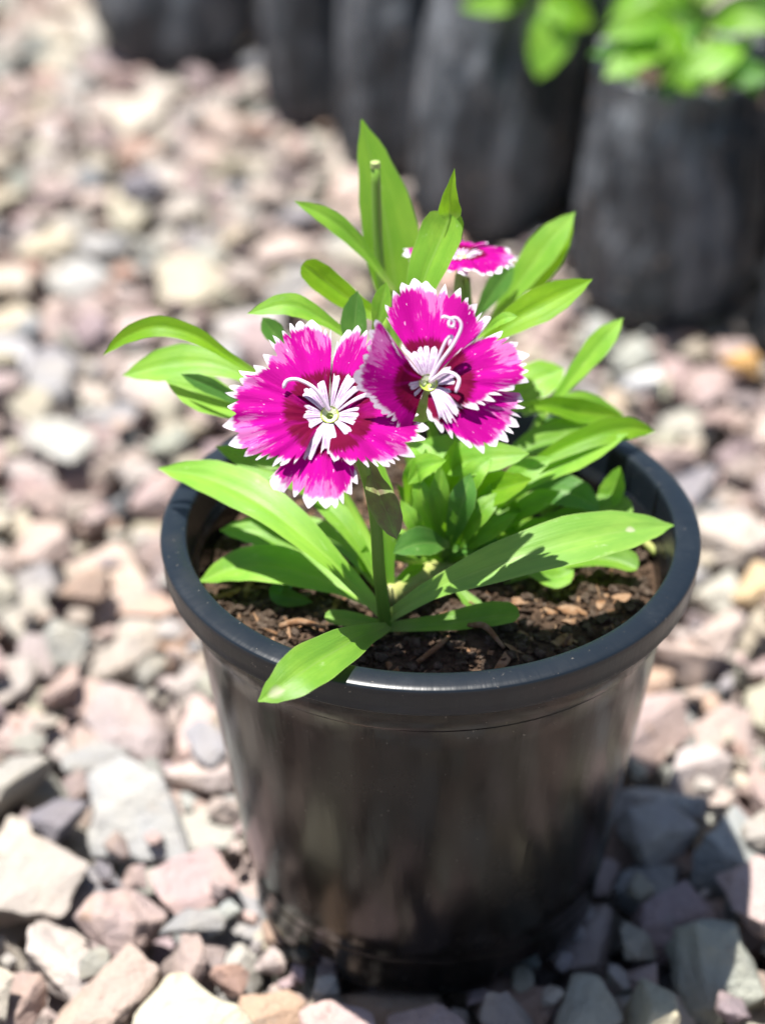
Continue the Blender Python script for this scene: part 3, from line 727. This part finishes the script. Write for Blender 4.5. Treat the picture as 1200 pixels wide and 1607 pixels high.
def fringe(flower, c, n, a0, a1, Rref, count, r1=0.46, hgt=0.12):
    """white bearded claw strips of one petal"""
    e1 = (RIGHT - n * RIGHT.dot(n)).normalized(); e2 = n.cross(e1); vs = []; fs = []; uv = []
    for q in range(count):
        a_ = R(a0 + (a1 - a0) * (q + 0.5) / count + rng.uniform(-3, 3)); d = e1 * math.cos(a_) + e2 * math.sin(a_); sd = n.cross(d)
        ln = r1 * rng.uniform(0.82, 1.08) * Rref; wd = Rref * rng.uniform(0.042, 0.066); b = len(vs); nseg = 9
        bow = rng.uniform(-0.05, 0.05) * Rref
        for i in range(nseg):
            u = i / (nseg - 1); r_ = Rref * 0.035 + (ln - Rref * 0.035) * u
            wi = wd * (0.35 + 0.65 * min(1, u * 1.6)) * (1.0 if u < 0.85 else 1.15)
            h = Rref * (-0.075 + hgt * 0.85 * math.sin(min(1.0, u * 1.25) * math.pi * 0.62) + 0.03) - Rref * 0.02 * max(0, u - 0.7) / 0.3
            for j in range(5):
                s = -1 + j / 2
                tip = 0.0 if i < nseg - 1 else Rref * rng.uniform(-0.06, 0.05)
                vs.append(c + d * (r_ + tip) + sd * (s * wi * 0.5 + bow * u * u) + n * (h - abs(s) ** 2 * wi * 0.12 + rng.uniform(-1, 1) * Rref * 0.003)); uv.append((0.5 + s / 2, u))
        for i in range(nseg - 1):
            for j in range(4):
                k = b + i * 5 + j; fs.append((k, k + 1, k + 6, k + 5))
    me = mesh('petal_fringe', vs, fs); l = me.uv_layers.new(name='UVMap')
    for lo in me.loops: l.data[lo.index].uv = uv[lo.vertex_index]
    return link('petal_fringe', me, M['fringe'], flower)
def style(flower, c, n, pts_px, lifts, Rref, r=0.00055):
    P = []
    for (x, y), h in zip(pts_px, lifts): P.append(on_plane(x, y, c, n) + n * (h * Rref))
    link('style', tube_mesh('style', P, [(0, r * 1.2), (0.6, r), (0.92, r * 1.1), (1, r * 0.5)], 60, 8), M['style'], flower)
def flower_back(flower, c, n, down, Rref):
    rows = [(0.03, -0.10), (0.06, -0.16), (0.10, -0.32), (0.12, -0.55), (0.10, -0.72), (0.05, -0.80), (0.01, -0.81)]
    ax = (n * 0.9 + -down * 0.1).normalized(); e1 = ax.orthogonal().normalized(); e2 = ax.cross(e1)
    rr = [[c + ax * (z * Rref) + (e1 * math.cos(t) + e2 * math.sin(t)) * (r * Rref * (1 + 0.05 * math.cos(t * 5))) for t in [k * 2 * math.pi / 20 for k in range(20)]] for r, z in rows]
    link('calyx', grid_mesh('calyx', rr, closed=True), M['calyx'], flower)
    rr = [[c + n * (z * Rref) + (e1 * math.cos(t) + e2 * math.sin(t)) * (r * Rref) for t in [k * 2 * math.pi / 16 for k in range(16)]] for r, z in ((0.09, 0.0), (0.05, -0.06), (0.002, -0.07))]
    link('throat', grid_mesh('throat', rr, closed=True), M['throat'], flower)
def Z1(*pts): return [(350 + x / 3.529, 480 + y / 3.529) for x, y in pts]      # from an enlargement of the first bloom
def Z2(*pts): return [(550 + x / 4.138, 430 + y / 4.138) for x, y in pts]      # and of the second

DOWN = Vector((0, 0, -1))
# bloom over the front of the pot
c1 = at(517, 650, -31); n1 = Vector((-0.04, -0.60, 0.80)).normalized(); R1 = 0.0225
f1 = empty('flower', c1 - plant.location, plant); f1['label'] = 'open magenta bloom with white toothed edge above the bronze leaf'
petal(f1, c1, n1, Z1((760, 965), (700, 1070), (640, 1115), (570, 1132), (440, 1112), (330, 1055), (245, 985), (300, 905)), R1, -0.0012, 0.0, 0.05, 2)
petal(f1, c1, n1, Z1((592, 400), (600, 300), (655, 165), (780, 105), (870, 180), (960, 300), (980, 440), (960, 520)), R1, -0.0006, 0.05, 0.05, 1.5)
petal(f1, c1, n1, Z1((598, 350), (596, 130), (485, 85), (370, 98), (270, 178), (175, 330), (75, 375), (120, 440)), R1, 0.0000, 0.03, 0.05, 2.0)
petal(f1, c1, n1, Z1((1000, 500), (1090, 570), (1142, 690), (1130, 760), (1100, 812), (1040, 885), (900, 912), (760, 932), (640, 915), (585, 890)), R1, 0.0006, 0.02, 0.06, 2)
petal(f1, c1, n1, Z1((120, 380), (38, 440), (0, 600), (0, 690), (30, 785), (70, 870), (200, 895), (300, 915), (400, 922)), R1, 0.0010, 0.03, 0.04, 2.5)
for (a0, a1, k) in ((95, 150, 5), (155, 225, 6), (235, 290, 5), (300, 372, 6), (24, 84, 5)): fringe(f1, c1, n1, a0, a1, R1, k)
style(f1, c1, n1, Z1((590, 580), (520, 500), (430, 455), (365, 458), (340, 492)), (0.0, 0.16, 0.20, 0.20, 0.16), R1, 0.0004)
flower_back(f1, c1, n1, DOWN, R1)
# bloom beside it, one petal folded towards the viewer's side
c2 = at(672, 600, -33); n2 = Vector((0.10, -0.60, 0.79)).normalized(); R2 = 0.0222
f2 = empty('flower', c2 - plant.location, plant); f2['label'] = 'open magenta bloom with one petal folded down in shade'
petal(f2, c2, n2, Z2((480, 930), (560, 1010), (640, 1055), (770, 1125), (900, 1180), (1010, 1110), (1065, 1040), (1110, 965), (1135, 900), (1172, 780)), R2, -0.0014, 0.0, 0.05, 2)
petal(f2, c2, n2, Z2((330, 420), (240, 330), (190, 210), (255, 110), (330, 55), (430, 32), (530, 75), (635, 65), (765, 150), (855, 250), (905, 305), (830, 410), (720, 480)), R2, -0.0002, 0.04, 0.06, 2.0)
petal(f2, c2, n2, Z2((690, 520), (850, 425), (1000, 390), (1122, 478), (1155, 560), (1175, 655), (1160, 740), (1000, 800), (900, 880), (770, 930)), R2, 0.0008, 0.02, 0.07, 1.5, fold=-0.1)
nd = Vector((-0.10, -0.985, 0.12)).normalized()
petal(f2, c2, nd, Z2((300, 480), (215, 320), (140, 270), (70, 470), (25, 610), (30, 710), (70, 750), (180, 865), (265, 935), (335, 1095), (400, 930), (470, 800)), R2 * 0.74, 0.0012, 0.0, 0.05, 1.2, tooth=0.09)
for (a0, a1, k) in ((72, 118, 5), (-12, 40, 5), (-75, -25, 5), (120, 150, 2)): fringe(f2, c2, n2, a0, a1, R2, k)
fringe(f2, c2, nd, 170, 230, R2, 3, 0.3)
style(f2, c2, n2, Z2((510, 700), (570, 620), (640, 540), (680, 460), (650, 415), (605, 420), (600, 455), (630, 455), (625, 425), (570, 410), (548, 418)), (0.0, 0.2, 0.32, 0.42, 0.46, 0.46, 0.44, 0.42, 0.45, 0.48, 0.48), R2, 0.00032)
style(f2, c2, n2, Z2((515, 690), (560, 580), (600, 505), (630, 500), (610, 545)), (0.0, 0.2, 0.32, 0.34, 0.3), R2, 0.00032)
style(f2, c2, n2, Z2((515, 700), (600, 690), (680, 740), (665, 820)), (0.0, 0.2, 0.24, 0.2), R2, 0.00038)
flower_back(f2, c2, n2, DOWN, R2)
# bloom at the back, seen from the side
c3 = at(724, 402, 32); n3 = Vector((0.02, 0.17, 0.97)).normalized(); R3 = 0.0142
f3 = empty('flower', c3 - plant.location, plant); f3['label'] = 'flat magenta bloom seen edge on behind the upright leaf'
e1 = (RIGHT - n3 * RIGHT.dot(n3)).normalized(); e2 = n3.cross(e1)
for q in range(5):
    a0 = 72 * q + 20; pts = []
    for s in range(7):
        a_ = R(a0 - 40 + 80 * s / 6); r_ = R3 * (0.92 + 0.10 * math.sin(s / 6 * math.pi)); p = c3 + e1 * (r_ * math.cos(a_)) + e2 * (r_ * math.sin(a_))
        pts.append(project(p)[:2])
    petal(f3, c3, n3, pts, R3, 0.0004 * (q % 3), -0.04, 0.06, 2, spacing=0.2, bend=0.3)
    fringe(f3, c3, n3, a0 - 28, a0 + 28, R3, 4)
flower_back(f3, c3, n3, DOWN, R3)

# ------------------------------------------------------------------ grow bags
BAG_LABEL = [
    'black plastic grow bag nearest the potted dianthus, broad leaves spilling over its top',
    'black plastic grow bag leaning towards its neighbour, long pale drooping leaf over it',
    'narrow black plastic grow bag standing between a leaning bag and the thinnest bag',
    'thinnest black plastic grow bag, standing on gravel next to a wide squat bag',
    'wide squat black plastic grow bag with its bottom edge lifted off rusty pebbles',
    'black plastic grow bag at the end of the row, past the leaf-topped one',
    'added black plastic fill bag darkening the gap behind the two bags ending the front row',
    'added black plastic fill bag right behind the leaf-topped one, with its own leafy plant',
    'added black plastic fill bag darkening the gap behind the leaning bag',
    'added black plastic fill bag darkening the gap behind the thinnest bag',
]
def bag(i, x, y, r, h, lx, ly, seed):
    o = empty('grow_bag', (x, y, 0)); tag(o, BAG_LABEL[i], 'plant bag', 'black grow bags standing in rows')
    sd = seed * 13.7; seg = 72; rows = []
    lift = 0.012 if i == 4 else 0.0
    for k in range(30):
        u = k / 29; row = []
        for j in range(seg):
            a_ = j * 2 * math.pi / seg; d = Vector((math.cos(a_), math.sin(a_), 0))
            rr = r * (0.93 + 0.08 * math.sin(math.pi * min(1, u * 1.15)) )
            rr *= 1 + 0.09 * mnoise.noise(Vector((d.x * 1.6 + sd, d.y * 1.6, u * 1.2))) - 0.07 * abs(mnoise.noise(Vector((d.x * 3.1 + sd, d.y * 3.1, u * 1.0 + 5)))) + 0.06 * mnoise.noise(Vector((d.x * 4 + sd, d.y * 4, u * 2.0))) + 0.03 * mnoise.noise(Vector((d.x * 9 + sd, d.y * 9, u * 6.0)))
            rr -= 0.10 * r * max(0, 1 - abs(((a_ + 1.2 + seed * 0.9 + 0.25 * math.sin(u * 3)) % (math.pi) - math.pi / 2)) / 0.14) * (0.4 + 0.6 * u)
            if u < 0.06: rr *= 0.90 + 0.10 * u / 0.06
            z = h * u + (0.004 * mnoise.noise(Vector((d.x * 3 + sd, d.y * 3, 9))) if u > 0.9 else 0)
            if lift: z += lift * (1 - u) * max(0, math.sin(a_ + 2.6 + math.pi)) if u < 0.5 else 0
            row.append(Vector((x + lx * u + rr * d.x, y + ly * u + rr * d.y, z)))
        rows.append(row)
    lip = [[v + (Vector((x + lx, y + ly, v.z)) - v) * 0.06 + Vector((0, 0, -0.003)) for v in rows[-1]], [v + (Vector((x + lx, y + ly, v.z)) - v) * 0.09 + Vector((0, 0, -0.022)) for v in rows[-1]]]
    link('sleeve', grid_mesh('sleeve', rows + lip, closed=True), M['bag'], o)
    srows = [[Vector((x + lx + r * 0.93 * k / 6 * math.cos(t), y + ly + r * 0.93 * k / 6 * math.sin(t), h - 0.010 + 0.004 * mnoise.noise(Vector((k * math.cos(t), k * math.sin(t), sd))))) for t in [q * 2 * math.pi / 32 for q in range(32)]] for k in range(7)]
    link('soil_fill', grid_mesh('soil_fill', srows, closed=True), M['clod'], o)
for i, b in enumerate(BAGS): bag(i, *b)

# ------------------------------------------------------------------ leafy plants in the bags
def bag_plant(i, label, extra, n_leaves, seed, spread=0.05):
    x, y, r, h, lx, ly, _ = BAGS[i]
    o = empty('bedding_plant', (x + lx, y + ly, h - 0.01)); tag(o, label, 'plant', 'leafy plants in the grow bags')
    link('stem', tube_mesh('stem', [o.location, o.location + Vector((0.002, 0.002, 0.02)), o.location + Vector((0.004, 0, 0.045))], [(0, .0022), (1, .0014)], 12, 8), M['stem'], o)
    for (pts, wd, tl, mt) in extra: leaf(pts, wd, tl, OVAL, mt, parent=o)
    r_ = random.Random(seed)
    for k in range(n_leaves):
        a_ = r_.uniform(0, 6.283); z = r_.uniform(0.004, 0.04); ln = r_.uniform(0.6, 1.0) * spread
        d = Vector((math.cos(a_), math.sin(a_), 0)); b0 = o.location + Vector((0.002, 0, z))
        P = [b0, b0 + d * ln * 0.5 + Vector((0, 0, r_.uniform(0.006, 0.016))), b0 + d * ln + Vector((0, 0, r_.uniform(-0.012, 0.014)))]
        q = [(*project(p)[:2], p.y * 1000) for p in P]
        leaf(q, r_.uniform(34, 62), r_.uniform(15, 45), OVAL, r_.choice(('leaf', 'leaf', 'leaf_deep', 'leaf_yellow')), parent=o)
bag_plant(0, 'leafy green bedding plant spilling over the grow bag nearest the potted dianthus',
          [([(1075, 40, 318), (1010, 40, 306), (945, 58, 300)], 46, 30, 'leaf'),
           ([(1060, 50, 312), (1070, 85, 302), (1038, 130, 297)], 46, 20, 'leaf'),
           ([(1180, 60, 312), (1135, 85, 302), (1085, 118, 297), (1100, 140, 294)], 62, 30, 'leaf'),
           ([(1110, 45, 318), (1160, 30, 310), (1215, 45, 304)], 48, 28, 'leaf'),
           ([(1010, 30, 316), (1050, 60, 306), (1080, 105, 300)], 50, 0, 'leaf_yellow'),
           ([(1130, 130, 302), (1170, 115, 300), (1215, 120, 298)], 44, 10, 'leaf_deep'),
           ([(1060, 20, 330), (1000, 70, 306), (925, 85, 300)], 40, 10, 'leaf_deep'),
           ([(1100, 60, 320), (1150, 95, 304), (1190, 150, 297)], 46, 20, 'leaf'),
           ([(1060, 70, 318), (1005, 84, 300), (948, 122, 292)], 52, 30, 'leaf'), ([(1010, 60, 318), (975, 90, 300), (1000, 130, 292)], 44, 20, 'leaf_yellow')], 18, 3)
bag_plant(1, 'leafy green plant with one long pale drooping leaf over the leaning grow bag',
          [([(890, -20, 384), (868, 45, 372), (845, 122, 366)], 82, 22, 'leaf'),
           ([(850, -15, 386), (790, 2, 376), (722, 12, 370)], 44, 25, 'leaf'),
           ([(850, 0, 376), (885, 10, 370), (930, 40, 366)], 60, 5, 'leaf_yellow')], 10, 4)
bag_plant(7, 'leafy green plant in a hidden bag behind the nearest grow bag', [], 10, 5)
